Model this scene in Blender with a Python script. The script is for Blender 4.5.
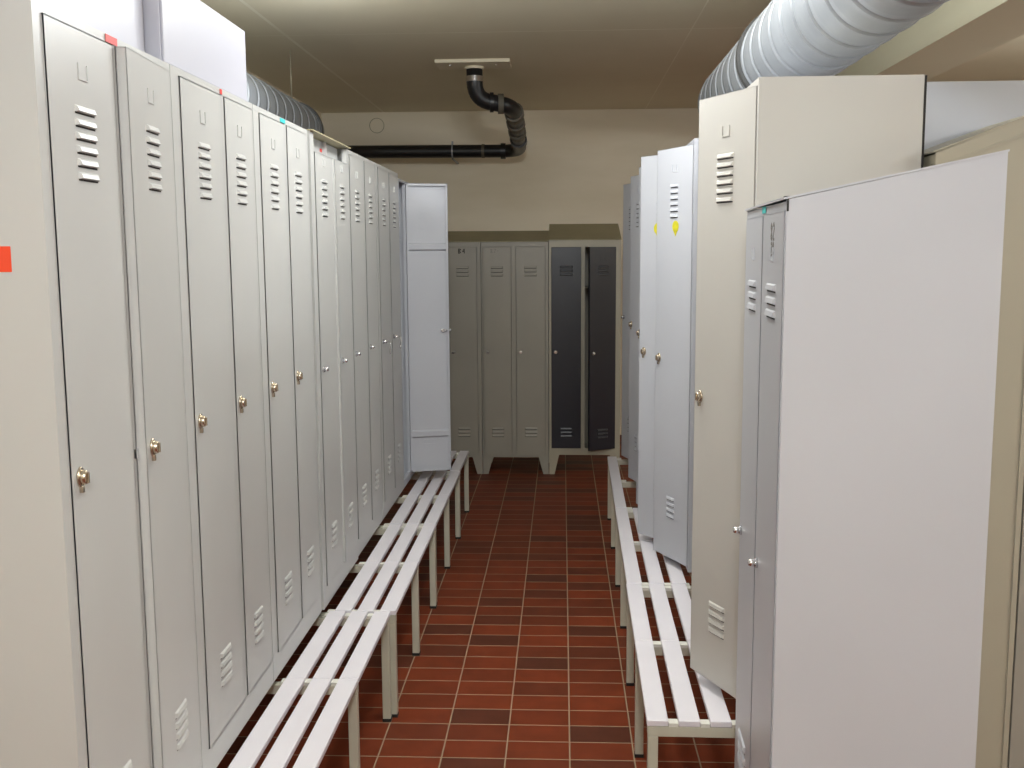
import bpy, bmesh, math, random
from mathutils import Vector, Matrix
random.seed(4)
for o in list(bpy.data.objects):
    bpy.data.objects.remove(o)
S = bpy.context.scene
COL = S.collection
PI = math.pi

# ------------------------------------------------------------------ camera, world, lights, exposure
CAM_H, F_PX, PITCH, YAW, ROLL = 1.66, 1030.65, .1265, -.0493, .0063
fw = Vector((math.sin(YAW) * math.cos(PITCH), math.cos(YAW) * math.cos(PITCH), -math.sin(PITCH)))
ri = Vector((math.cos(YAW), -math.sin(YAW), 0))
dn = fw.cross(ri)
cr = ri * math.cos(ROLL) + dn * math.sin(ROLL)
cd = dn * math.cos(ROLL) - ri * math.sin(ROLL)
cam = bpy.data.cameras.new('camera')
cam.sensor_width = 36
cam.lens = F_PX / 1024 * 36
cam.clip_start = .05
camo = bpy.data.objects.new('camera', cam)
M = Matrix((cr, -cd, -fw)).transposed().to_4x4()
M.translation = (0, 0, CAM_H)
camo.matrix_world = M
COL.objects.link(camo)
S.camera = camo

S.view_settings.view_transform = 'Standard'
S.view_settings.look = 'None'
S.view_settings.gamma = 1
S.view_settings.use_curve_mapping = False
S.view_settings.exposure = 0.0
w = bpy.data.worlds.new('world')
S.world = w
w.use_nodes = True
w.node_tree.nodes['Background'].inputs[0].default_value = (.9, .95, 1, 1)
w.node_tree.nodes['Background'].inputs[1].default_value = .05


def area(name, loc, size, power, col, rot=(0, 0, 0)):
    l = bpy.data.lights.new(name, 'AREA')
    l.shape = 'RECTANGLE'
    l.size, l.size_y = size
    l.energy = power
    l.color = col
    o = bpy.data.objects.new(name, l)
    o.location = loc
    o.rotation_euler = rot
    COL.objects.link(o)
    return o


# the room's ceiling tubes: over the aisle just above the picture's upper edge and over the near end; side rows are added fill
def tube_or_fill(x, y, z, power, col=(.94, .98, 1.0), n=3, length=1.2):
    for i in range(n):
        l = bpy.data.lights.new('ceiling_tube_or_fill', 'POINT')
        l.energy = power / n
        l.color = col
        l.shadow_soft_size = .12
        o = bpy.data.objects.new('ceiling_tube_or_fill', l)
        o.location = (x, y - length / 2 + length * (i + .5) / n, z)
        COL.objects.link(o)


tube_or_fill(-.05, 3.3, 2.62, 68)
tube_or_fill(.05, -.6, 2.60, 150, (.90, .96, 1.0))
tube_or_fill(3.2, 1.2, 2.50, 100)  # added fill, brightens the duct, beam and ceiling
tube_or_fill(3.4, 5.2, 2.40, 60)  # added fill for the ceiling and back wall
tube_or_fill(-1.2, 4.6, 2.50, 12)  # added fill above the left lockers, brightens the left duct


# ------------------------------------------------------------------ materials
def new_mat(name):
    m = bpy.data.materials.new(name)
    m.use_nodes = True
    nt = m.node_tree
    return m, nt, nt.nodes['Principled BSDF']


def lin(c):
    return tuple((v / 255 / 12.92) if v / 255 <= .04045 else ((v / 255 + .055) / 1.055) ** 2.4 for v in c) + (1,)


def paint(name, rgb, rough=.4, var=.04, scale=3.0, metal=0.0, bump=.0, spec=.5):
    m, nt, b = new_mat(name)
    tc = nt.nodes.new('ShaderNodeTexCoord')
    n = nt.nodes.new('ShaderNodeTexNoise')
    n.inputs['Scale'].default_value = scale
    n.inputs['Detail'].default_value = 5
    nt.links.new(tc.outputs['Object'], n.inputs['Vector'])
    r = nt.nodes.new('ShaderNodeValToRGB')
    c = lin(rgb)
    r.color_ramp.elements[0].position = .3
    r.color_ramp.elements[1].position = .7
    r.color_ramp.elements[0].color = tuple(max(0, v * (1 - var)) for v in c[:3]) + (1,)
    r.color_ramp.elements[1].color = tuple(min(1, v * (1 + var)) for v in c[:3]) + (1,)
    nt.links.new(n.outputs['Fac'], r.inputs['Fac'])
    nt.links.new(r.outputs['Color'], b.inputs['Base Color'])
    b.inputs['Roughness'].default_value = rough
    b.inputs['Metallic'].default_value = metal
    b.inputs['Specular IOR Level'].default_value = spec
    if bump:
        bp = nt.nodes.new('ShaderNodeBump')
        bp.inputs['Strength'].default_value = bump
        bp.inputs['Distance'].default_value = .01
        nt.links.new(n.outputs['Fac'], bp.inputs['Height'])
        nt.links.new(bp.outputs['Normal'], b.inputs['Normal'])
    return m


MAT = dict(
    grey=paint('light_grey_locker_paint', (190, 190, 189), .34, .03, 2.0),
    white=paint('white_locker_paint', (187, 189, 197), .34, .03, 2.0),
    cream=paint('cream_locker_paint', (192, 189, 184), .38, .04, 2.0),
    olive=paint('beige_grey_locker_paint', (164, 158, 142), .42, .04, 2.0),
    khaki=paint('old_khaki_locker_paint', (150, 146, 137), .42, .05, 3.0),
    roof=paint('dusty_roof_sheet', (160, 152, 122), .55, .08, 4.0),
    navy=paint('navy_locker_paint', (34, 35, 45), .34, .06, 3.0),
    dark=paint('painted_gap_shade', (30, 27, 25), .7, .1, 5.0),  # painted shade for louvre slots and locker gaps
    slat=paint('white_slat_plastic', (228, 224, 232), .38, .02, 6.0),
    tube=paint('grey_beige_steel_tube', (192, 189, 174), .42, .05, 6.0),
    clip=paint('white_plastic_clip', (222, 220, 212), .5, .02, 6.0),
    rubber=paint('black_rubber', (26, 25, 24), .7, .1, 8.0),
    chrome=paint('chrome', (225, 225, 228), .18, .03, 20., 1.0),
    brass=paint('aged_nickel', (196, 184, 166), .26, .10, 60., 1.0),
    galv=paint('galvanised_steel', (150, 154, 160), .45, .12, 5.0, .15),
    band=paint('dark_joint_band', (84, 84, 84), .5, .1, 8.0, .3),
    pipe=paint('black_pipe', (26, 26, 28), .38, .12, 10.0),
    coupling=paint('dirty_grey_coupling', (92, 86, 74), .6, .15, 10.0),
    plate=paint('cream_plate', (225, 215, 190), .5, .04, 5.0),
    box=paint('cool_white_sheet', (184, 184, 196), .4, .01, 3.0),
    red=paint('red_sticker', (214, 52, 40), .5, .05, 8.0),
    orange=paint('orange_sticker', (236, 74, 40), .5, .05, 8.0),
    cyan=paint('turquoise_sticker', (60, 190, 190), .5, .05, 8.0),
    yellow=paint('yellow_sticker', (205, 196, 36), .5, .12, 60.0),
    ink=paint('dark_ink', (52, 48, 42), .6, .05, 8.0),
    paleink=paint('faded_ink', (128, 124, 122), .6, .05, 8.0),
    wire=paint('pale_hanger_wire', (180, 172, 150), .45, .05, 8.0, .3),
)


def math_node(nt, op, a, b=None, c=None):
    n = nt.nodes.new('ShaderNodeMath')
    n.operation = op
    for i, v in enumerate((a, b, c)):
        if v is None:
            continue
        if isinstance(v, (int, float)):
            n.inputs[i].default_value = v
        else:
            nt.links.new(v, n.inputs[i])
    return n.outputs[0]


def tile_mat():
    m, nt, b = new_mat('red_quarry_tiles')
    tc = nt.nodes.new('ShaderNodeTexCoord')
    sx = nt.nodes.new('ShaderNodeSeparateXYZ')
    nt.links.new(tc.outputs['Object'], sx.inputs[0])
    SX, SY = .2127, .1232
    u = math_node(nt, 'DIVIDE', math_node(nt, 'SUBTRACT', sx.outputs[0], .0243 - 40 * SX), SX)
    v = math_node(nt, 'DIVIDE', math_node(nt, 'SUBTRACT', sx.outputs[1], 3.222 - 60 * SY), SY)
    fu, fv = math_node(nt, 'FRACT', u), math_node(nt, 'FRACT', v)
    du = math_node(nt, 'MULTIPLY', math_node(nt, 'SUBTRACT', .5, math_node(nt, 'ABSOLUTE', math_node(nt, 'SUBTRACT', fu, .5))), SX)
    dv = math_node(nt, 'MULTIPLY', math_node(nt, 'SUBTRACT', .5, math_node(nt, 'ABSOLUTE', math_node(nt, 'SUBTRACT', fv, .5))), SY)
    d = math_node(nt, 'MINIMUM', du, dv)
    mr = nt.nodes.new('ShaderNodeMapRange')
    mr.inputs['From Min'].default_value = .0012
    mr.inputs['From Max'].default_value = .0034
    nt.links.new(d, mr.inputs['Value'])
    cb = nt.nodes.new('ShaderNodeCombineXYZ')
    nt.links.new(math_node(nt, 'FLOOR', u), cb.inputs[0])
    nt.links.new(math_node(nt, 'FLOOR', v), cb.inputs[1])
    wn = nt.nodes.new('ShaderNodeTexWhiteNoise')
    wn.noise_dimensions = '2D'
    nt.links.new(cb.outputs[0], wn.inputs['Vector'])
    rp = nt.nodes.new('ShaderNodeValToRGB')
    e = rp.color_ramp.elements
    e[0].position = 0
    e[0].color = lin((92, 50, 36))
    e[1].position = 1
    e[1].color = lin((134, 60, 34))
    x = e.new(.14); x.color = lin((104, 51, 33))
    x = e.new(.34); x.color = lin((118, 53, 30))
    x = e.new(.75); x.color = lin((127, 57, 32))
    nt.links.new(wn.outputs['Value'], rp.inputs['Fac'])
    no = nt.nodes.new('ShaderNodeTexNoise')
    no.inputs['Scale'].default_value = 9
    no.inputs['Detail'].default_value = 8
    nt.links.new(tc.outputs['Object'], no.inputs['Vector'])
    mx = nt.nodes.new('ShaderNodeMix')
    mx.data_type = 'RGBA'
    mx.blend_type = 'MULTIPLY'
    mx.inputs['Factor'].default_value = .55
    nt.links.new(rp.outputs['Color'], mx.inputs['A'])
    r2 = nt.nodes.new('ShaderNodeValToRGB')
    r2.color_ramp.elements[0].position = .3
    r2.color_ramp.elements[0].color = (.62, .62, .62, 1)
    r2.color_ramp.elements[1].position = .65
    nt.links.new(no.outputs['Fac'], r2.inputs['Fac'])
    nt.links.new(r2.outputs['Color'], mx.inputs['B'])
    gm = nt.nodes.new('ShaderNodeMix')
    gm.data_type = 'RGBA'
    nt.links.new(mr.outputs[0], gm.inputs['Factor'])
    gm.inputs['A'].default_value = lin((160, 142, 118))
    nt.links.new(mx.outputs['Result'], gm.inputs['B'])
    nt.links.new(gm.outputs['Result'], b.inputs['Base Color'])
    b.inputs['Roughness'].default_value = .5
    b.inputs['Specular IOR Level'].default_value = .2
    bp = nt.nodes.new('ShaderNodeBump')
    bp.inputs['Strength'].default_value = .5
    bp.inputs['Distance'].default_value = .002
    nt.links.new(mr.outputs[0], bp.inputs['Height'])
    nt.links.new(bp.outputs['Normal'], b.inputs['Normal'])
    return m


def wall_mat(name, rgb, lines=(), var=.10, rough=.75):
    """matt paint with soft blotches; lines = (axis, position, half width) seams of lighter filler"""
    m, nt, b = new_mat(name)
    tc = nt.nodes.new('ShaderNodeTexCoord')
    mp = nt.nodes.new('ShaderNodeMapping')
    mp.inputs['Scale'].default_value = (.55, .55, 2.4)
    nt.links.new(tc.outputs['Object'], mp.inputs[0])
    n = nt.nodes.new('ShaderNodeTexNoise')
    n.inputs['Scale'].default_value = 1.6
    n.inputs['Detail'].default_value = 6
    nt.links.new(mp.outputs[0], n.inputs['Vector'])
    r = nt.nodes.new('ShaderNodeValToRGB')
    c = lin(rgb)
    r.color_ramp.elements[0].position = .32
    r.color_ramp.elements[1].position = .62
    r.color_ramp.elements[0].color = (c[0] * (1 - var), c[1] * (1 - var * 1.1), c[2] * (1 - var * 1.5), 1)
    r.color_ramp.elements[1].color = c
    nt.links.new(n.outputs['Fac'], r.inputs['Fac'])
    out = r.outputs['Color']
    if lines:
        sx = nt.nodes.new('ShaderNodeSeparateXYZ')
        nt.links.new(tc.outputs['Object'], sx.inputs[0])
        n3 = nt.nodes.new('ShaderNodeTexNoise')
        n3.inputs['Scale'].default_value = 2.2
        nt.links.new(tc.outputs['Object'], n3.inputs['Vector'])
        tot = None
        for ax, p, hw in lines:
            d = math_node(nt, 'ABSOLUTE', math_node(nt, 'SUBTRACT', sx.outputs[ax], p))
            k = math_node(nt, 'LESS_THAN', d, hw)
            tot = k if tot is None else math_node(nt, 'MAXIMUM', tot, k)
        tot = math_node(nt, 'MULTIPLY', tot, math_node(nt, 'MULTIPLY', n3.outputs['Fac'], 1.1))
        mx = nt.nodes.new('ShaderNodeMix')
        mx.data_type = 'RGBA'
        nt.links.new(tot, mx.inputs['Factor'])
        nt.links.new(out, mx.inputs['A'])
        mx.inputs['B'].default_value = lin((250, 246, 228))
        out = mx.outputs['Result']
    nt.links.new(out, b.inputs['Base Color'])
    b.inputs['Roughness'].default_value = rough
    return m


MAT['floor'] = tile_mat()
MAT['wall'] = wall_mat('beige_wall_paint', (232, 222, 202))
MAT['ceil'] = wall_mat('beige_ceiling_paint', (228, 220, 196), [(1, 6.07, .006), (0, -1.59, .010), (0, .73, .004)], .08)
MAT['beam'] = wall_mat('cream_beam_paint', (220, 216, 190), (), .05)


# ------------------------------------------------------------------ mesh helpers
class MB:
    def __init__(s):
        s.bm = bmesh.new()
        s.mi = 0

    def verts_faces(s, vs, fs, smooth=False):
        v = [s.bm.verts.new(p) for p in vs]
        for f in fs:
            try:
                fc = s.bm.faces.new([v[i] for i in f])
                fc.material_index = s.mi
                fc.smooth = smooth
            except ValueError:
                pass

    def box(s, x0, x1, y0, y1, z0, z1):
        if x1 < x0: x0, x1 = x1, x0
        if y1 < y0: y0, y1 = y1, y0
        if z1 < z0: z0, z1 = z1, z0
        s.verts_faces([(x0, y0, z0), (x1, y0, z0), (x1, y1, z0), (x0, y1, z0), (x0, y0, z1), (x1, y0, z1), (x1, y1, z1), (x0, y1, z1)],
                      [(0, 3, 2, 1), (4, 5, 6, 7), (0, 1, 5, 4), (1, 2, 6, 5), (2, 3, 7, 6), (3, 0, 4, 7)])

    def prism_x(s, poly, x0, x1):
        """poly = (y, z) points, counter-clockwise seen from +x"""
        n = len(poly)
        vs = [(x0, y, z) for y, z in poly] + [(x1, y, z) for y, z in poly]
        fs = [tuple(reversed(range(n))), tuple(range(n, 2 * n))] + [(i, (i + 1) % n, n + (i + 1) % n, n + i) for i in range(n)]
        s.verts_faces(vs, fs)

    def prism_y(s, poly, y0, y1):
        n = len(poly)
        vs = [(x, y0, z) for x, z in poly] + [(x, y1, z) for x, z in poly]
        fs = [tuple(range(n)), tuple(reversed(range(n, 2 * n)))] + [(n + i, n + (i + 1) % n, (i + 1) % n, i) for i in range(n)]
        s.verts_faces(vs, fs)

    def sweep(s, pts, r, seg=20, cap=True, prof=None):
        """tube along pts, radius r (number or function of (length, angle))"""
        pts = [Vector(p) for p in pts]
        L = 0
        rings = []
        dist = []
        up = None
        for i, p in enumerate(pts):
            a = pts[max(0, i - 1)]
            c = pts[min(len(pts) - 1, i + 1)]
            t = (c - a).normalized()
            if up is None:
                up = Vector((0, 0, 1)) if abs(t.z) < .9 else Vector((0, 1, 0))
            side = t.cross(up).normalized()
            up = side.cross(t).normalized()
            if i: L += (p - pts[i - 1]).length
            ring = []
            for k in range(seg):
                an = 2 * PI * k / seg
                rr = r(L, an) if callable(r) else r
                ring.append(s.bm.verts.new(p + side * math.cos(an) * rr + up * math.sin(an) * rr))
            rings.append(ring)
            dist.append(L)
        for i in range(len(rings) - 1):
            for k in range(seg):
                f = s.bm.faces.new([rings[i][k], rings[i][(k + 1) % seg], rings[i + 1][(k + 1) % seg], rings[i + 1][k]])
                f.smooth = True
                f.material_index = prof(dist[i], 2 * PI * (k + .5) / seg) if prof else s.mi
        if cap:
            for ring, rev in ((rings[0], False), (rings[-1], True)):
                f = s.bm.faces.new(ring if rev else list(reversed(ring)))
                f.material_index = s.mi

    def build(s, name, mats, parent=None, loc=(0, 0, 0), rotz=0, bevel=0, kind=None, label=None):
        bmesh.ops.recalc_face_normals(s.bm, faces=s.bm.faces)
        me = bpy.data.meshes.new(name)
        s.bm.to_mesh(me)
        s.bm.free()
        for m in (mats if isinstance(mats, (list, tuple)) else [mats]):
            me.materials.append(MAT[m] if isinstance(m, str) else m)
        o = bpy.data.objects.new(name, me)
        COL.objects.link(o)
        o.parent = parent
        o.location = loc
        o.rotation_euler = (0, 0, rotz)
        if bevel:
            b = o.modifiers.new('bevel', 'BEVEL')
            b.width = bevel
            b.segments = 2
            b.limit_method = 'ANGLE'
            b.angle_limit = .6
        if kind: o['kind'] = kind
        if label: o['label'] = label
        return o


def thing(name, label, cat, loc=(0, 0, 0), rotz=0, group=None):
    o = bpy.data.objects.new(name, None)
    COL.objects.link(o)
    o.empty_display_size = .1
    o.location = loc
    o.rotation_euler = (0, 0, rotz)
    o['label'] = label
    o['category'] = cat
    if group: o['group'] = group
    return o


def tag(o, label, cat, group=None):
    o['label'] = label
    o['category'] = cat
    if group: o['group'] = group
    return o


# ------------------------------------------------------------------ room
X0, X1, Y0, Y1, HC = -2.15, 4.4, -3.2, 9.35, 2.91
b = MB(); b.box(X0, X1, Y0, Y1, -.1, 0); b.build('floor', 'floor', kind='structure')
b = MB(); b.box(X0, X1, Y0, Y1, HC, HC + .1); b.build('ceiling', 'ceil', kind='structure')
b = MB(); b.box(X0, X1, Y1, Y1 + .1, 0, HC); b.build('wall_back', 'wall', kind='structure')
b = MB(); b.box(X0, X1, Y0 - .1, Y0, 0, HC); b.build('wall_front', 'wall', kind='structure')
b = MB(); b.box(X0 - .1, X0, Y0, Y1, 0, HC); b.build('wall_left', 'wall', kind='structure')
b = MB(); b.box(X1, X1 + .1, Y0, Y1, 0, HC); b.build('wall_right', 'wall', kind='structure')
b = MB(); b.box(1.69, 2.03, Y0, Y1, 2.60, HC); b.build('ceiling_beam', 'beam', kind='structure')
# faint round plugged opening high on the back wall
b = MB()
N = 32
for k in range(N):
    a, c = 2 * PI * k / N, 2 * PI * (k + 1) / N
    for r0, r1 in ((.062, .067),):
        b.verts_faces([(-1.655 + r0 * math.cos(a), Y1 - .004, 2.795 + r0 * math.sin(a)), (-1.655 + r1 * math.cos(a), Y1 - .004, 2.795 + r1 * math.sin(a)),
                       (-1.655 + r1 * math.cos(c), Y1 - .004, 2.795 + r1 * math.sin(c)), (-1.655 + r0 * math.cos(c), Y1 - .004, 2.795 + r0 * math.sin(c)),
                       (-1.655 + r0 * math.cos(a), Y1, 2.795 + r0 * math.sin(a)), (-1.655 + r1 * math.cos(a), Y1, 2.795 + r1 * math.sin(a)),
                       (-1.655 + r1 * math.cos(c), Y1, 2.795 + r1 * math.sin(c)), (-1.655 + r0 * math.cos(c), Y1, 2.795 + r0 * math.sin(c))],
                      [(0, 1, 2, 3), (0, 4, 5, 1), (2, 6, 7, 3), (1, 5, 6, 2), (3, 7, 4, 0)])
b.build('trim_1', 'roof', kind='structure')


# ------------------------------------------------------------------ locks, doors, lockers
def add_lock(style, parent, x, z, yf):
    b = MB()
    if style == 'hasp':          # oval nickel rotary hasp with a turning knob and a padlock eye
        b.sweep([(x, yf, z), (x, yf - .003, z), (x, yf - .0045, z)], lambda L, a: (.019 if L < .0035 else .018) * (1 - .3 * abs(math.cos(a))), 24)
        b.sweep([(x, yf - .003, z), (x, yf - .009, z), (x, yf - .013, z), (x, yf - .014, z)], lambda L, a: (.0135 if L < .0065 else (.012 if L < .0105 else .008)) * (1 - .22 * abs(math.cos(a))), 20)
        b.box(x - .0025, x + .0025, yf - .017, yf - .011, z - .010, z + .010)
        b.box(x - .005, x + .003, yf - .007, yf, z - .027, z - .015)
        b.build('lock', 'brass', parent, bevel=.0008, label='nickel rotary hasp lock')
    else:
        b.sweep([(x, yf, z), (x, yf - .005, z), (x, yf - .0051, z)], .0115, 18)
        b.sweep([(x, yf - .004, z), (x, yf - .016, z), (x, yf - .020, z)], lambda L, a: .0085 if L < .013 else .006, 16)
        o = b.build('lock', 'chrome', parent, label='chrome cylinder lock')
        if style == 'key':
            k = MB()
            k.box(x - .0012, x + .0012, yf - .034, yf - .018, z - .005, z + .004)
            k.sweep([(x, yf - .034, z), (x + .001, yf - .036, z - .02), (x + .002, yf - .033, z - .045)], .0016, 8)
            k.sweep([(x + .002, yf - .037, z - .052), (x + .002, yf - .032, z - .052)], .009, 12)
            k.build('key', 'chrome', parent, label='key with a small tag left in the lock')


def make_door(root, x0, x1, zb, zt, angle, mat, lock='hasp', lockz=1.27, top=(6, 1.787, 1.925), bot=(4, .595, .69), card=1.98, lw=.08, name='door', inside=False):
    c = .0006
    wd = x1 - x0 - 2 * c
    b = MB()
    yf = -.003
    b.box(-wd, 0, yf, yf + .002, zb + c, zt - c)
    for q in ((-wd, -wd + .002), (-.002, 0)):
        b.box(q[0], q[1], yf, .017, zb + c, zt - c)
    b.box(-wd, 0, yf, .017, zb + c, zb + c + .002)
    b.box(-wd, 0, yf, .017, zt - c - .002, zt - c)
    # inner return lips
    b.box(-wd, -wd + .012, .015, .017, zb + c, zt - c)
    b.box(-.012, 0, .015, .017, zb + c, zt - c)
    b.box(-wd, 0, .015, .017, zt - c - .012, zt - c)
    b.box(-wd, 0, .015, .017, zb + c, zb + c + .012)
    if inside:                                   # stiffening channels on the inner face
        for zc in (zt - .34, zb + .21):
            b.prism_x([(-.001, zc - .022), (.012, zc - .013), (.012, zc + .013), (-.001, zc + .022)], -wd + .004, -.004)
    xc = -wd / 2
    for spec, up in ((top, 1), (bot, 0)):
        if not spec: continue
        n, za, zz = spec
        pitch = (zz - za) / n
        for i in range(n):
            z0_ = za + pitch * i + pitch * .25
            z1_ = z0_ + pitch * .54
            yo = .0065
            b.mi = 0
            # pressed hood: flat-topped wedge with tapered ends, mouth facing down
            xa, xb = xc - lw / 2, xc + lw / 2
            t = .008
            b.verts_faces([(xa, yf, z0_), (xb, yf, z0_), (xb, yf, z1_), (xa, yf, z1_),
                           (xa + t, yf - yo, z0_ + .002), (xb - t, yf - yo, z0_ + .002), (xb - t * .8, yf - yo * .6, z1_ - .003), (xa + t * .8, yf - yo * .6, z1_ - .003)],
                          [(4, 5, 6, 7), (7, 6, 2, 3), (0, 4, 7, 3), (5, 1, 2, 6), (0, 1, 5, 4)])
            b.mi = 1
            b.box(xa + .003, xb - .003, yf - .0006, yf + .001, z0_ - pitch * .12, z0_ + .0005)  # dark strip paints the shade of the open slot
            if inside:
                b.mi = 0
                b.box(xa + .003, xb - .003, yf + .001, yf + .0045, z0_, z0_ + .007)
            b.mi = 0
    o = b.build(name, [mat, 'dark'], root, (x1 - c, 0, 0), angle)
    if card:
        k = MB()
        k.box(xc - .018, xc - .0155, yf - .002, yf, card - .013, card + .013)
        k.box(xc + .0155, xc + .018, yf - .002, yf, card - .013, card + .013)
        k.box(xc - .018, xc + .018, yf - .002, yf, card - .0155, card - .013)
        k.build('card_holder', mat, o)
    if inside:
        k = MB()
        k.box(-wd - .012, -wd + .045, .004, .009, lockz - .006, lockz + .006)
        k.sweep([(-wd + .031, 0, lockz), (-wd + .031, .022, lockz)], .010, 14)
        k.build('lock_cam', 'chrome', o, bevel=.001)
    if lock:
        add_lock(lock, o, -wd + .031, lockz + .006, yf)
    return o


def make_locker(label, loc, rotz, W, D, z0, z1, doors, mat='grey', roof=0.0, group=None, doormat=None, feet=0, roofmat=None,
                lip=0, recess=0, doorlabels=None, frame_front=.018, cat='locker', name='locker', **dk):
    """front of the body in the local plane y = 0, x to the right, y into the depth"""
    r = thing(name, label, cat, loc, rotz, group)
    b = MB()
    t = .003
    zb_ = z1 + roof
    zlo = z0
    for xa in (0, W - t):
        b.prism_x([(0, zlo), (D, zlo), (D, zb_), (0, z1)], xa, xa + t)
    b.box(t, W - t, D - t, D, zlo, zb_ - t)
    b.box(t, W - t, 0, D - t, zlo, zlo + t)
    if not roof and not lip:
        b.box(t, W - t, 0, D - t, z1 - t, z1)
    ds = sorted(doors, key=lambda q: q['x0'])
    zt = ds[0]['zt']; zb = ds[0]['zb']
    # frame
    xs = [0.0]
    for q in ds: xs += [q['x0'], q['x1']]
    xs.append(W)
    for i in range(0, len(xs), 2):
        a, c = xs[i], xs[i + 1]
        b.box(max(a, t), min(c, W - t), 0, frame_front, zlo + t, zt if recess and 0 < i < len(xs) - 2 else z1 - t)
        if 0 < i < len(xs) - 2:
            m = (a + c) / 2
            b.box(m - .001, m + .001, frame_front, D - t, zlo + t, z1 - t)
    for q in ds:
        if not recess: b.box(q['x0'], q['x1'], 0, frame_front, zt, z1 - t)
        elif q is ds[0]: b.box(ds[0]['x0'], ds[-1]['x1'], recess, frame_front + recess, zt, z1 - t); b.box(ds[0]['x0'], ds[-1]['x1'], 0, recess, zt, zt + .003)
        b.box(q['x0'], q['x1'], 0, frame_front, zlo + t, zb)
        b.box(q['x0'] - .004, q['x1'] + .004, .03, D - t, zt - .30, zt - .298)      # hat shelf
    if lip:
        pass
    b.build('body', mat, r, bevel=0)
    if roof or lip:
        k = MB()
        o_ = .006 if not lip else .012
        k.prism_x([(-o_, z1), (D + .002, zb_), (D + .002, zb_ + .004), (-o_, z1 + .004)], -.002, W + .002)
        k.build('roof', roofmat or mat, r)
    if feet:
        for xa, xb, ya in ((0, .075, 0), (W - .075, W, 0), (0, .075, D - .05), (W - .075, W, D - .05)):
            f = MB()
            if xa == 0: poly = [(0, 0), (.04, 0), (.075, z0), (0, z0)]
            else: poly = [(W - .04, 0), (W, 0), (W, z0), (W - .075, z0)]
            f.prism_y(poly, ya + .002, ya + .048)
            f.build('foot', mat, r)
    for i, q in enumerate(ds):
        kw = dict(dk); kw.update(q.get('kw', {}))
        d = make_door(r, q['x0'], q['x1'], q['zb'], q['zt'], q.get('ang', 0), q.get('mat', doormat or mat), **kw)
        if q.get('label'): d['label'] = q['label']
    return r


def sticker(root, x, z, w_, h_, mat, label, y=-.001, side=False, name='sticker'):
    b = MB()
    if side: b.box(x - .0008, x, y, y + w_, z - h_ / 2, z + h_ / 2)
    else: b.box(x - w_ / 2, x + w_ / 2, y - .0008, y, z - h_ / 2, z + h_ / 2)
    return b.build(name, mat, root, label=label)


def glyphs(parent, text, x, z, size, mat, y, name='number_mark'):
    """small painted characters from straight strokes"""
    G = {'B': [(0, 0, 0, 2), (0, 2, 1, 1.7), (1, 1.7, 0, 1), (0, 1, 1, .5), (1, .5, 0, 0)],
         '4': [(.8, 0, .8, 2), (.8, 2, 0, .8), (0, .8, 1, .8)],
         '1': [(.5, 0, .5, 2), (.5, 2, .1, 1.5)],
         '2': [(0, 1.7, .6, 2), (.6, 2, 1, 1.5), (1, 1.5, 0, 0), (0, 0, 1, 0)],
         '8': [(0, .3, 1, 1.6), (1, 1.6, .5, 2), (.5, 2, 0, 1.6), (0, 1.6, 1, .3), (1, .3, .5, 0), (.5, 0, 0, .3)],
         'U': [(0, 2, 0, 0), (0, 0, 1, 0), (1, 0, 1, 2)],
         '7': [(0, 2, 1, 2), (1, 2, .3, 0)], '-': [(.1, 1, .9, 1)]}
    b = MB()
    for i, ch in enumerate(text):
        ox = x + (i - (len(text) - 1) / 2) * size * .85 - size * .25
        for (a, c, d, e) in G[ch]:
            p = Vector((ox + a * size * .5, z + (c - 1) * size * .5)); q = Vector((ox + d * size * .5, z + (e - 1) * size * .5))
            n = (q - p).normalized(); n = Vector((-n.y, n.x)) * size * .09
            v = [p + n, p - n, q - n, q + n]
            b.verts_faces([(k.x, y, k.y) for k in v] + [(k.x, y - .0006, k.y) for k in v], [(4, 5, 6, 7), (0, 4, 7, 3), (1, 2, 6, 5), (0, 1, 5, 4), (3, 7, 6, 2)])
    return b.build(name, mat, parent)


# ---- left row (faces the aisle, +x): world y = loc.y + local x
XL = -.845
LR = PI / 2
GL = 'left row of lockers on the bench base'
U = []


def left_unit(y0, W, d1, d2, label, mat='grey', xoff=0., z1=2.068, zb=.487, zt=2.052, kws=({}, {}), angs=(0, 0), locks=('hasp', 'hasp'), lz=1.27, **kw):
    r = make_locker(label, (XL + xoff, y0, 0), LR, W, .50, .416, z1,
                    [dict(x0=d1[0] - y0, x1=d1[1] - y0, zb=zb, zt=zt, ang=angs[0], kw=dict(lock=locks[0], lockz=lz, **kws[0])),
                     dict(x0=d2[0] - y0, x1=d2[1] - y0, zb=zb, zt=zt, ang=angs[1], kw=dict(lock=locks[1], lockz=lz, **kws[1]))],
                    mat=mat, **kw)
    U.append(r)
    return r


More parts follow.
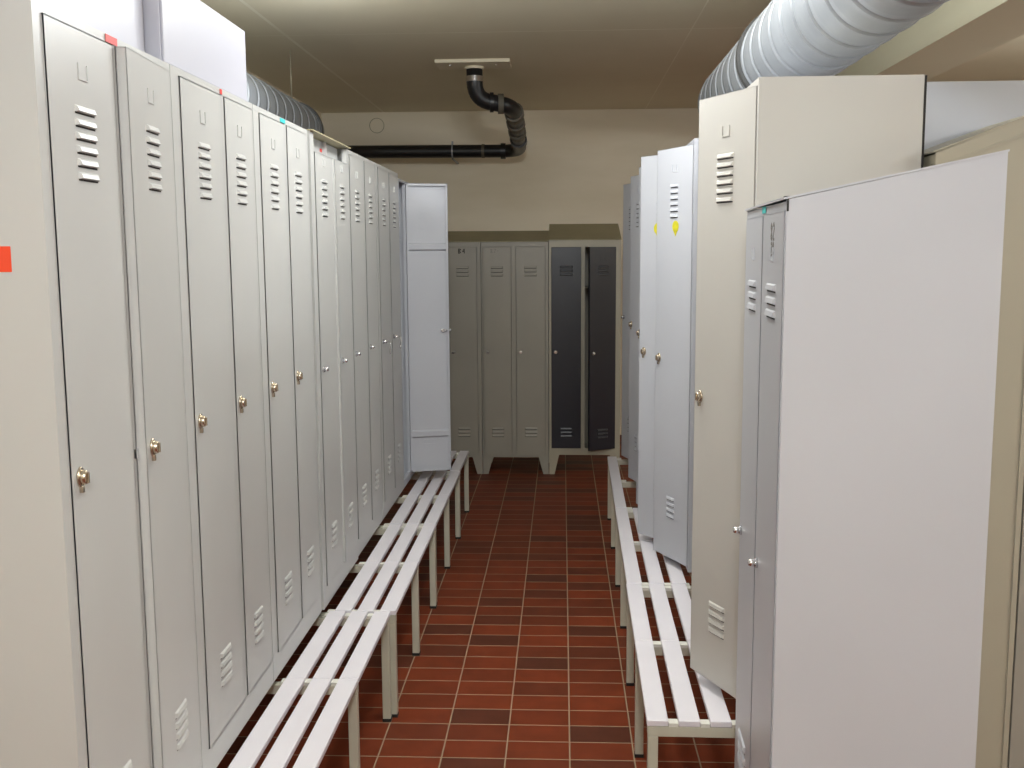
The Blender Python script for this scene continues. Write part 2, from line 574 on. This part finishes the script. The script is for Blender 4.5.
u = left_unit(1.665, .583, (1.695, 1.957), (1.973, 2.236), 'nearest grey locker of the left row, right door ajar, orange sticker on its side', angs=(0, math.radians(4)))
sticker(u, .292, 2.060, .050, .014, 'red', 'red sticker on the top rail')
sticker(u, -.0005, 1.655, .10, .042, 'orange', 'orange square sticker on the side', y=.060, side=True)
b = MB(); b.box(.296, .314, -.006, .004, 1.262, 1.280); b.build('strike_plate', 'chrome', u)
u = left_unit(2.252, .594, (2.297, 2.573), (2.600, 2.828), 'light grey two-door locker under the white top boxes, small red sticker between its doors')
sticker(u, .33, 2.060, .016, .012, 'red', 'small red sticker')
u = left_unit(2.850, .606, (2.900, 3.158), (3.186, 3.432), 'light grey two-door locker with a turquoise sticker on its top rail')
sticker(u, .30, 2.060, .055, .012, 'cyan', 'turquoise sticker')
u = left_unit(3.466, .614, (3.515, 3.775), (3.800, 4.050), 'light grey two-door locker with an overhanging roof sheet and recessed top rail', xoff=.006, zt=2.005,
              locks=('cyl', 'cyl'), lz=1.255, recess=.035, lip=1, angs=(0, math.radians(1.5)), roofmat='roof')
sticker(u, .30, 2.032, .03, .012, 'red', 'small red sticker on the recessed rail', y=.034)
u = left_unit(4.088, .610, (4.118, 4.400), (4.430, 4.680), 'grey locker with two plain chrome locks, fifth from the near end of the left row', locks=('cyl', 'cyl'), lz=1.25)
u = left_unit(4.706, .650, (4.756, 5.035), (5.062, 5.330), 'light grey two-door locker with keys hanging in both locks, beside the wide open door', locks=('key', 'key'), lz=1.245)
u = left_unit(5.360, .60, (5.375, 5.603), (5.66, 5.93), 'last locker of the left row, its first white door swung wide open across the bench', mat='white', angs=(math.radians(107), 0),
              z1=2.045, zb=.455, zt=2.035, locks=('cyl', 'cyl'), lz=1.24, kws=(dict(inside=True, top=(6, 1.77, 1.89)), {}))

# ---- right row (faces the aisle, -x): world y = loc.y - local x
RR = -PI / 2


def right_unit(xf, ynear, W, label, angs=(0, 0), mat='white', D=.40, z0=.416, z1=2.088, zb=.432, zt=2.066, dw=.268, locks=('hasp', 'hasp'), **kw):
    # second (near) door hinges at the near side
    x1 = W - .018
    return make_locker(label, (xf, ynear + W, 0), RR, W, D, z0, z1,
                       [dict(x0=.020, x1=.020 + dw, zb=zb, zt=zt, ang=angs[0], kw=dict(lock=locks[0])),
                        dict(x0=x1 - dw, x1=x1, zb=zb, zt=zt, ang=angs[1], kw=dict(lock=locks[1]))], mat=mat, **kw)


R_ = math.radians
u = right_unit(.495, 2.70, .60, 'tall white locker at the near end of the right bench, near door ajar', (0, R_(25)), mat='cream', D=.41, lockz=1.245, zt=2.078, z1=2.096, bot=(4, .575, .675))
b = MB(); b.box(.5985, .6015, .4105, .4155, .42, 2.094); b.build('gap_shade_strip', 'dark', u, label='dark strip painting the shade of the gap at the back')  # dark strip added as painted shade of the gap behind the body
right_unit(.502, 3.31, .60, 'white locker hidden behind the ajar door of the tall near locker', (0, 0), locks=(None, None))
u = right_unit(.490, 3.935, .585, 'white locker of the right row with two doors ajar and yellow stickers on them', (R_(37), R_(25)), dw=.262, lockz=1.232, zt=2.058, z1=2.078, lw=.06)
for ch in list(u.children):
    if ch.name.startswith('door'):
        a = ch.rotation_euler[2]
        b = MB()
        far = a > R_(30)
        x = -.118 if not far else -.152
        b.sweep([(x, -.003, 1.757), (x, -.0042, 1.757)], .023, 20)
        b.prism_y([(x - .015, 1.742), (x + .015, 1.742), (x, 1.720)], -.0042, -.003)
        b.build('sticker', 'yellow', ch, label='yellow round sticker')
right_unit(.440, 4.72, .58, 'white locker right after the one with yellow stickers, its near door ajar', (0, R_(17)), D=.44, z1=2.075, zt=2.058, dw=.26)
right_unit(.440, 5.32, .59, 'second farthest white locker of the right row', (0, R_(17)), mat='white', locks=(None, 'hasp'), D=.44, z1=2.075, zt=2.058, dw=.26)
right_unit(.440, 5.93, .60, 'farthest white locker of the right row, next to the navy doors', (0, R_(17)), mat='white', D=.44, z1=2.07, zt=2.055, locks=(None, 'cyl'))
# back-to-back neighbour of the tall near one, faces the next aisle
make_locker('tall white locker standing back to back behind the tall near right locker', (1.375, 3.035, 0), PI / 2, .60, .435, .416, 2.130,
            [dict(x0=.02, x1=.288, zb=.432, zt=2.105), dict(x0=.312, x1=.58, zb=.432, zt=2.105)], mat='white')

# near low locker with a slanting roof, standing on the floor
NR = math.radians(-92.4)
W_ = .555
nx, ny = .424, 2.0
ox = nx - W_ * math.cos(NR); oy = ny - W_ * math.sin(NR)
u = make_locker('low white locker with a slanting roof, plain side towards us, three louvres a door', (ox, oy, 0), NR, W_, .398, .13, 1.757,
                [dict(x0=.014, x1=.274, zb=.16, zt=1.737, kw=dict(lock='cyl', lockz=.97)), dict(x0=.285, x1=.547, zb=.16, zt=1.737, kw=dict(lock='cyl', lockz=.97))],
                mat='white', roof=.083, feet=1, top=(3, 1.52, 1.60), bot=(3, .40, .49), lw=.11, card=1.655)
sticker(u, .28, 1.748, .05, .014, 'cyan', 'turquoise sticker')
b = MB(); b.box(W_, W_ + .0012, 0, .004, 1.735, 1.762); b.box(W_ - .02, W_ + .0012, -.0035, .018, 1.7615, 1.7635); b.build('corner_shade', 'dark', u, label='dark strips painting the shade in the roof corner')  # thin dark strips paint the shade at the roof's front corner
for ch in u.children:
    if ch.name.startswith('door') and ch.location.x > .4:
        glyphs(ch, '82', -.13, 1.70, .032, 'paleink', -.0032)
        glyphs(ch, '28', -.13, 1.665, .026, 'paleink', -.0032)
# beige one behind it
u = make_locker('beige locker with a steep slanting roof between the low white locker and the tall ones', (.925, 3.015, 0), RR, .360, .256, .13, 1.900,
                [dict(x0=.02, x1=.340, zb=.16, zt=1.875, kw=dict(lock=None))], mat='olive', roof=.098, feet=1, top=(3, 1.52, 1.60), bot=(3, .30, .38), card=1.66)
b = MB()
b.prism_x([(.004, 1.860), (.256, 1.956), (.256, 1.962), (.004, 1.866)], .3605, .364)
b.box(.3605, .364, .243, .256, .14, 1.956)
b.build('edge_fold', 'olive', u)
make_locker('beige grey locker at the right picture edge, beyond the beige one', (1.190, 3.02, 0), RR, .360, .40, .13, 1.995,
            [dict(x0=.02, x1=.340, zb=.16, zt=1.94, kw=dict(lock=None))], mat='khaki', roof=-.10, feet=1, top=None, bot=None, card=None)

# ---- lockers across the back, slanting roofs, feet
YB = 7.64
kw = dict(top=(3, 1.485, 1.57), bot=(3, .282, .365), card=1.615, lw=.095, lock='cyl', lockz=.92)


def back_unit(x0, x1, doors, label, z0, z1, rise, mat, doormat=None, **k):
    kk = dict(kw); kk.update(k)
    return make_locker(label, (x0, YB, 0), 0, x1 - x0, .48, z0, z1, doors, mat=mat, doormat=doormat, roof=rise, feet=1, roofmat='roof', **kk)


u = back_unit(-1.10, -.604, [dict(x0=.018, x1=.232, zb=.14, zt=1.705), dict(x0=.256, x1=.468, zb=.14, zt=1.705)],
              'grey green locker at the back, left one, half hidden by the open white door', .13, 1.742, .085, 'khaki')
for ch in u.children:
    if ch.name.startswith('door') and ch.location.x > .4: glyphs(ch, 'B4', -.11, 1.675, .034, 'ink', -.0034)
u = back_unit(-.600, -.104, [dict(x0=.012, x1=.222, zb=.14, zt=1.705), dict(x0=.256, x1=.474, zb=.14, zt=1.705)],
              'grey green two-door locker at the back, directly left of the navy doors', .13, 1.742, .085, 'khaki')
for ch in u.children:
    if ch.name.startswith('door') and ch.location.x < .3: glyphs(ch, '87-', -.12, 1.675, .028, 'paleink', -.0034)
back_unit(-.100, .430, [dict(x0=.018, x1=.238, zb=.20, zt=1.70, label='navy blue door'), dict(x0=.266, x1=.492, zb=.20, zt=1.70, ang=R_(30), label='navy blue door standing ajar')],
          'beige locker at the back with two navy blue doors, the right one ajar', .15, 1.752, .125, 'olive', 'navy')

# ------------------------------------------------------------------ benches
def make_bench(label, side, xo, y0, y1, plane, slats, group, depth=.42):
    """side = +1: bench left of the aisle (body runs to -x), -1: right of the aisle"""
    s = -side
    r = thing('bench', label, 'bench', (xo, y0, 0), 0 if side > 0 else -.0129, group)
    L = y1 - y0
    halves = [(0, L / 2), (L / 2, L)] if L > .9 else [(0, L)]
    for ya, yb in halves:
        for a, c in slats:
            b = MB(); b.box(s * a, s * c, ya + .001, yb - .001, .383, .400)
            b.build('slat', 'slat', r, bevel=.0025)
    ys = [.016] + ([L / 2] if L > .9 else []) + [L - .016]
    back = abs(plane - xo) + depth
    for yy in ys:
        b = MB()
        b.box(s * .002, s * back, yy - .014, yy + .014, .353, .382)
        b.build('cross_rail', 'tube', r, bevel=.002)
        for xa in (.003, back - .031):
            b = MB(); b.box(s * xa, s * (xa + .028), yy - .014, yy + .014, .010, .353)
            l = b.build('leg', 'tube', r, bevel=.002)
            c = MB(); c.box(s * (xa - .001), s * (xa + .029), yy - .015, yy + .015, 0, .012)
            c.build('foot_cap', 'rubber', l)
        for i in range(len(slats)):
            a = slats[i][1]
            e = slats[i + 1][0] if i + 1 < len(slats) else min(a + .03, abs(plane - xo) - .002)
            b = MB(); b.box(s * (a + .001), s * (e - .001), yy - .0145, yy + .0145, .382, .392)
            b.build('slat_clip', 'clip', r)
    for xa in (abs(plane - xo) + .03, back - .05):
        b = MB(); b.box(s * xa, s * (xa + .03), 0.002, L - .002, .382, .4155)
        b.build('base_rail', 'tube', r)
    return r


SL = [(0, .058), (.081, .139), (.161, .219)]
SRt = [(0, .058), (.086, .144), (.171, .228)]
GB = 'slatted benches in front of the lockers'
make_bench('nearest white slatted bench of the left row, cut off by the lower picture edge', 1, -.612, 1.74, 2.33, XL, SL, GB)
make_bench('white slatted bench left of the aisle, second from the camera', 1, -.610, 2.335, 3.505, XL, SL, GB)
make_bench('white slatted bench left of the aisle, third from the camera', 1, -.592, 3.51, 4.69, XL, SL, GB)
make_bench('white slatted bench left of the aisle, below the wide open locker door', 1, -.594, 4.70, 5.88, XL, SL, GB)
u = make_bench('farthest short bench of the left row, near the back lockers', 1, -.600, 5.89, 6.50, XL, SL, GB)
make_bench('nearest bench on the right, its cut ends facing us beside the low white locker', -1, .229, 2.672, 3.845, .475, SRt, GB)
make_bench('bench on the right below the doors with yellow stickers', -1, .247, 3.85, 5.03, .49, SRt, GB, .36)
make_bench('farthest bench on the right, reaching towards the navy doors', -1, .263, 5.04, 6.33, .49, [(0, .056)], GB, .36)

# ------------------------------------------------------------------ boxes on top of the left row
def top_box(label, xf, y0, y1, z0, z1, d=.45):
    r = thing('top_cabinet', label, 'cabinet', (xf, y0, z0), LR)
    W = y1 - y0; H = z1 - z0
    b = MB(); b.box(0, W, .002, d, 0, H); b.build('body', 'box', r, bevel=.003)
    f = MB(); f.box(.0, W, -.004, .002, 0.0, H); f.build('front_panel', 'box', r, bevel=.002)
    return r


top_box('long plain white top box on the left lockers, near the camera', -.895, 1.62, 2.235, 2.073, 2.262)
top_box('plain white top box on the left lockers, its right corner against the duct', -.860, 2.252, 2.842, 2.073, 2.258)

# ------------------------------------------------------------------ ducts
def duct(label, x, z, r0, y0, y1, bend, bands, ztop, wires):
    r = thing('ventilation_duct', label, 'duct', (x, y0, z))
    L = y1 - y0
    R = .18
    LT = L + R * PI / 2 + .30

    def frame(t):
        t = min(max(t, 0), LT)
        if t < L: return Vector((0, t, 0)), Vector((1, 0, 0))
        if t < L + R * PI / 2:
            a = (t - L) / R
            return Vector((bend * (R - R * math.cos(a)), L + R * math.sin(a), 0)), Vector((math.cos(a), -bend * math.sin(a), 0))
        return Vector((bend * (R + t - L - R * PI / 2), L + R, 0)), Vector((0, -bend, 0))

    # rows of the mesh follow the helix of the spiral seam
    prof = [(0, 0), (.003, -.005), (.008, -.005), (.011, 0), (.015, .0045), (.020, .0045), (.025, 0), (.062, 0), (.099, 0), (.136, 0)]
    P, seg, n = .172, 56, len(prof)
    turns = int(LT / P) + 2
    b = MB()
    rows = []
    for i in range(-n, turns * n):
        row = []
        off, dr = prof[i % n]
        for k in range(seg):
            an = 2 * PI * k / seg
            t = (i // n) * P + off + an / (2 * PI) * P
            c, sd = frame(t)
            row.append(b.bm.verts.new(c + sd * math.cos(an) * (r0 + dr) + Vector((0, 0, 1)) * math.sin(an) * (r0 + dr)))
        rows.append(row)
    for i in range(len(rows) - 1):
        for k in range(seg):
            k2, sh = (k + 1, 0) if k + 1 < seg else (0, n)
            if i + 1 + sh >= len(rows): continue
            f = b.bm.faces.new([rows[i][k], rows[i + sh][k2], rows[i + 1 + sh][k2], rows[i + 1][k]])
            f.smooth = True
            f.material_index = 1 if (i % n) == 1 else 0
    bmesh.ops.dissolve_degenerate(b.bm, dist=.00001, edges=b.bm.edges)
    for t in (0.0, LT):
        c, sd = frame(t)
        vs = [b.bm.verts.new(c + sd * math.cos(2 * PI * k / seg) * r0 + Vector((0, 0, 1)) * math.sin(2 * PI * k / seg) * r0) for k in range(seg)]
        b.bm.faces.new(vs)
    b.build('spiral_pipe', ['galv', 'band'], r)
    for yb in bands:
        k = MB()
        k.sweep([(0, yb - y0 - .02, 0), (0, yb - y0 - .018, 0), (0, yb - y0 + .018, 0), (0, yb - y0 + .02, 0)], lambda Ln, an: r0 + .013, 56)
        k.build('joint_band', 'band', r)
    for yw in wires:
        k = MB()
        k.sweep([(0, yw - y0, r0 + .005), (0, yw - y0, ztop - z)], .004, 8)
        k.build('hanger_wire', 'wire', r)
    return r


duct('galvanised spiral duct behind the left lockers, hung from the ceiling', -1.68, 2.43, .165, -1.5, 6.62, -1, (6.55, 3.6), HC, (6.5, 3.55, 1.0))
duct('large galvanised spiral duct above the right lockers', .855, 2.41, .168, -1.5, 5.4, 1, (4.17, 1.2), HC, (4.17, 1.2))

# ------------------------------------------------------------------ black drain pipe at the back
r = thing('drain_pipe', 'black drain pipe dropping from the ceiling plate and running left along the back wall', 'pipe', (-.585, 7.05, HC))
P0 = Vector((-.585, 7.05, HC))


def rel(*p): return Vector(p) - P0


def arc_pts(p, c, q, n=8):
    return [p.lerp(c, t).lerp(c.lerp(q, t), t) for t in [i / n for i in range(n + 1)]]


A = [rel(-.585, 7.05, 2.90), rel(-.585, 7.05, 2.79)]
A += arc_pts(rel(-.585, 7.05, 2.79), rel(-.585, 7.08, 2.675), rel(-.47, 7.10, 2.665))
A += arc_pts(rel(-.415, 7.12, 2.655), rel(-.355, 7.15, 2.645), rel(-.335, 7.27, 2.635))
A += [rel(-.340, 7.9, 2.59), rel(-.352, 8.6, 2.535)]
A += arc_pts(rel(-.354, 8.72, 2.53), rel(-.36, 8.87, 2.515), rel(-.50, 8.88, 2.515))
A += [rel(-1.5, 8.88, 2.52), rel(-2.12, 8.88, 2.523)]
b = MB(); b.sweep(A, .054, 20); b.build('pipe', 'pipe', r)


def ring(p, d, w_, rr, mat, nm):
    p = Vector(p); d = Vector(d).normalized()
    k = MB(); k.sweep([p - d * w_, p - d * w_ * .98, p + d * w_ * .98, p + d * w_], lambda Ln, an: rr, 20)
    k.build(nm, mat, r)


ring(rel(-.585, 7.05, 2.885), (0, 0, 1), .012, .064, 'plate', 'collar')
ring(rel(-.585, 7.05, 2.81), (0, 0, 1), .018, .0585, 'chrome', 'clamp')
ring(rel(-.475, 7.10, 2.665), (1, .1, 0), .012, .066, 'pipe', 'coupling')
ring(rel(-.415, 7.115, 2.657), (1, .1, 0), .018, .067, 'coupling', 'coupling')
for yy in (7.38, 7.72, 8.05, 8.4):
    t = (yy - 7.27) / (8.6 - 7.27)
    ring(rel(-.335 - .017 * t, yy, 2.635 - .10 * t), (0, 1, -.075), .055, .068, 'coupling' if yy < 8.3 else 'pipe', 'coupling')
ring(rel(-.50, 8.88, 2.515), (1, 0, 0), .02, .066, 'pipe', 'coupling')
ring(rel(-.67, 8.88, 2.517), (1, 0, 0), .012, .058, 'coupling', 'clamp')
ring(rel(-.93, 8.88, 2.52), (1, 0, 0), .006, .060, 'galv', 'clamp')
b = MB(); b.box(-.937 + .585, -.923 + .585, 8.87 - 7.05, 9.345 - 7.05, 2.45 - HC, 2.46 - HC); b.box(-.937 + .585, -.923 + .585, 8.87 - 7.05, 8.885 - 7.05, 2.45 - HC, 2.60 - HC)
b.build('pipe_bracket', 'galv', r)
r2 = thing('ceiling_plate', 'cream rectangular plate on the ceiling around the black pipe', 'plate', (-.585, 7.0, HC))
b = MB(); b.box(-.245, .245, -.13, .13, -.022, 0); b.build('plate', 'plate', r2, bevel=.003)
for sx in (-.15, .15):
    b = MB(); b.sweep([(sx, -.06, -.022), (sx, -.06, -.03)], .008, 12); b.build('screw', 'chrome', r2)
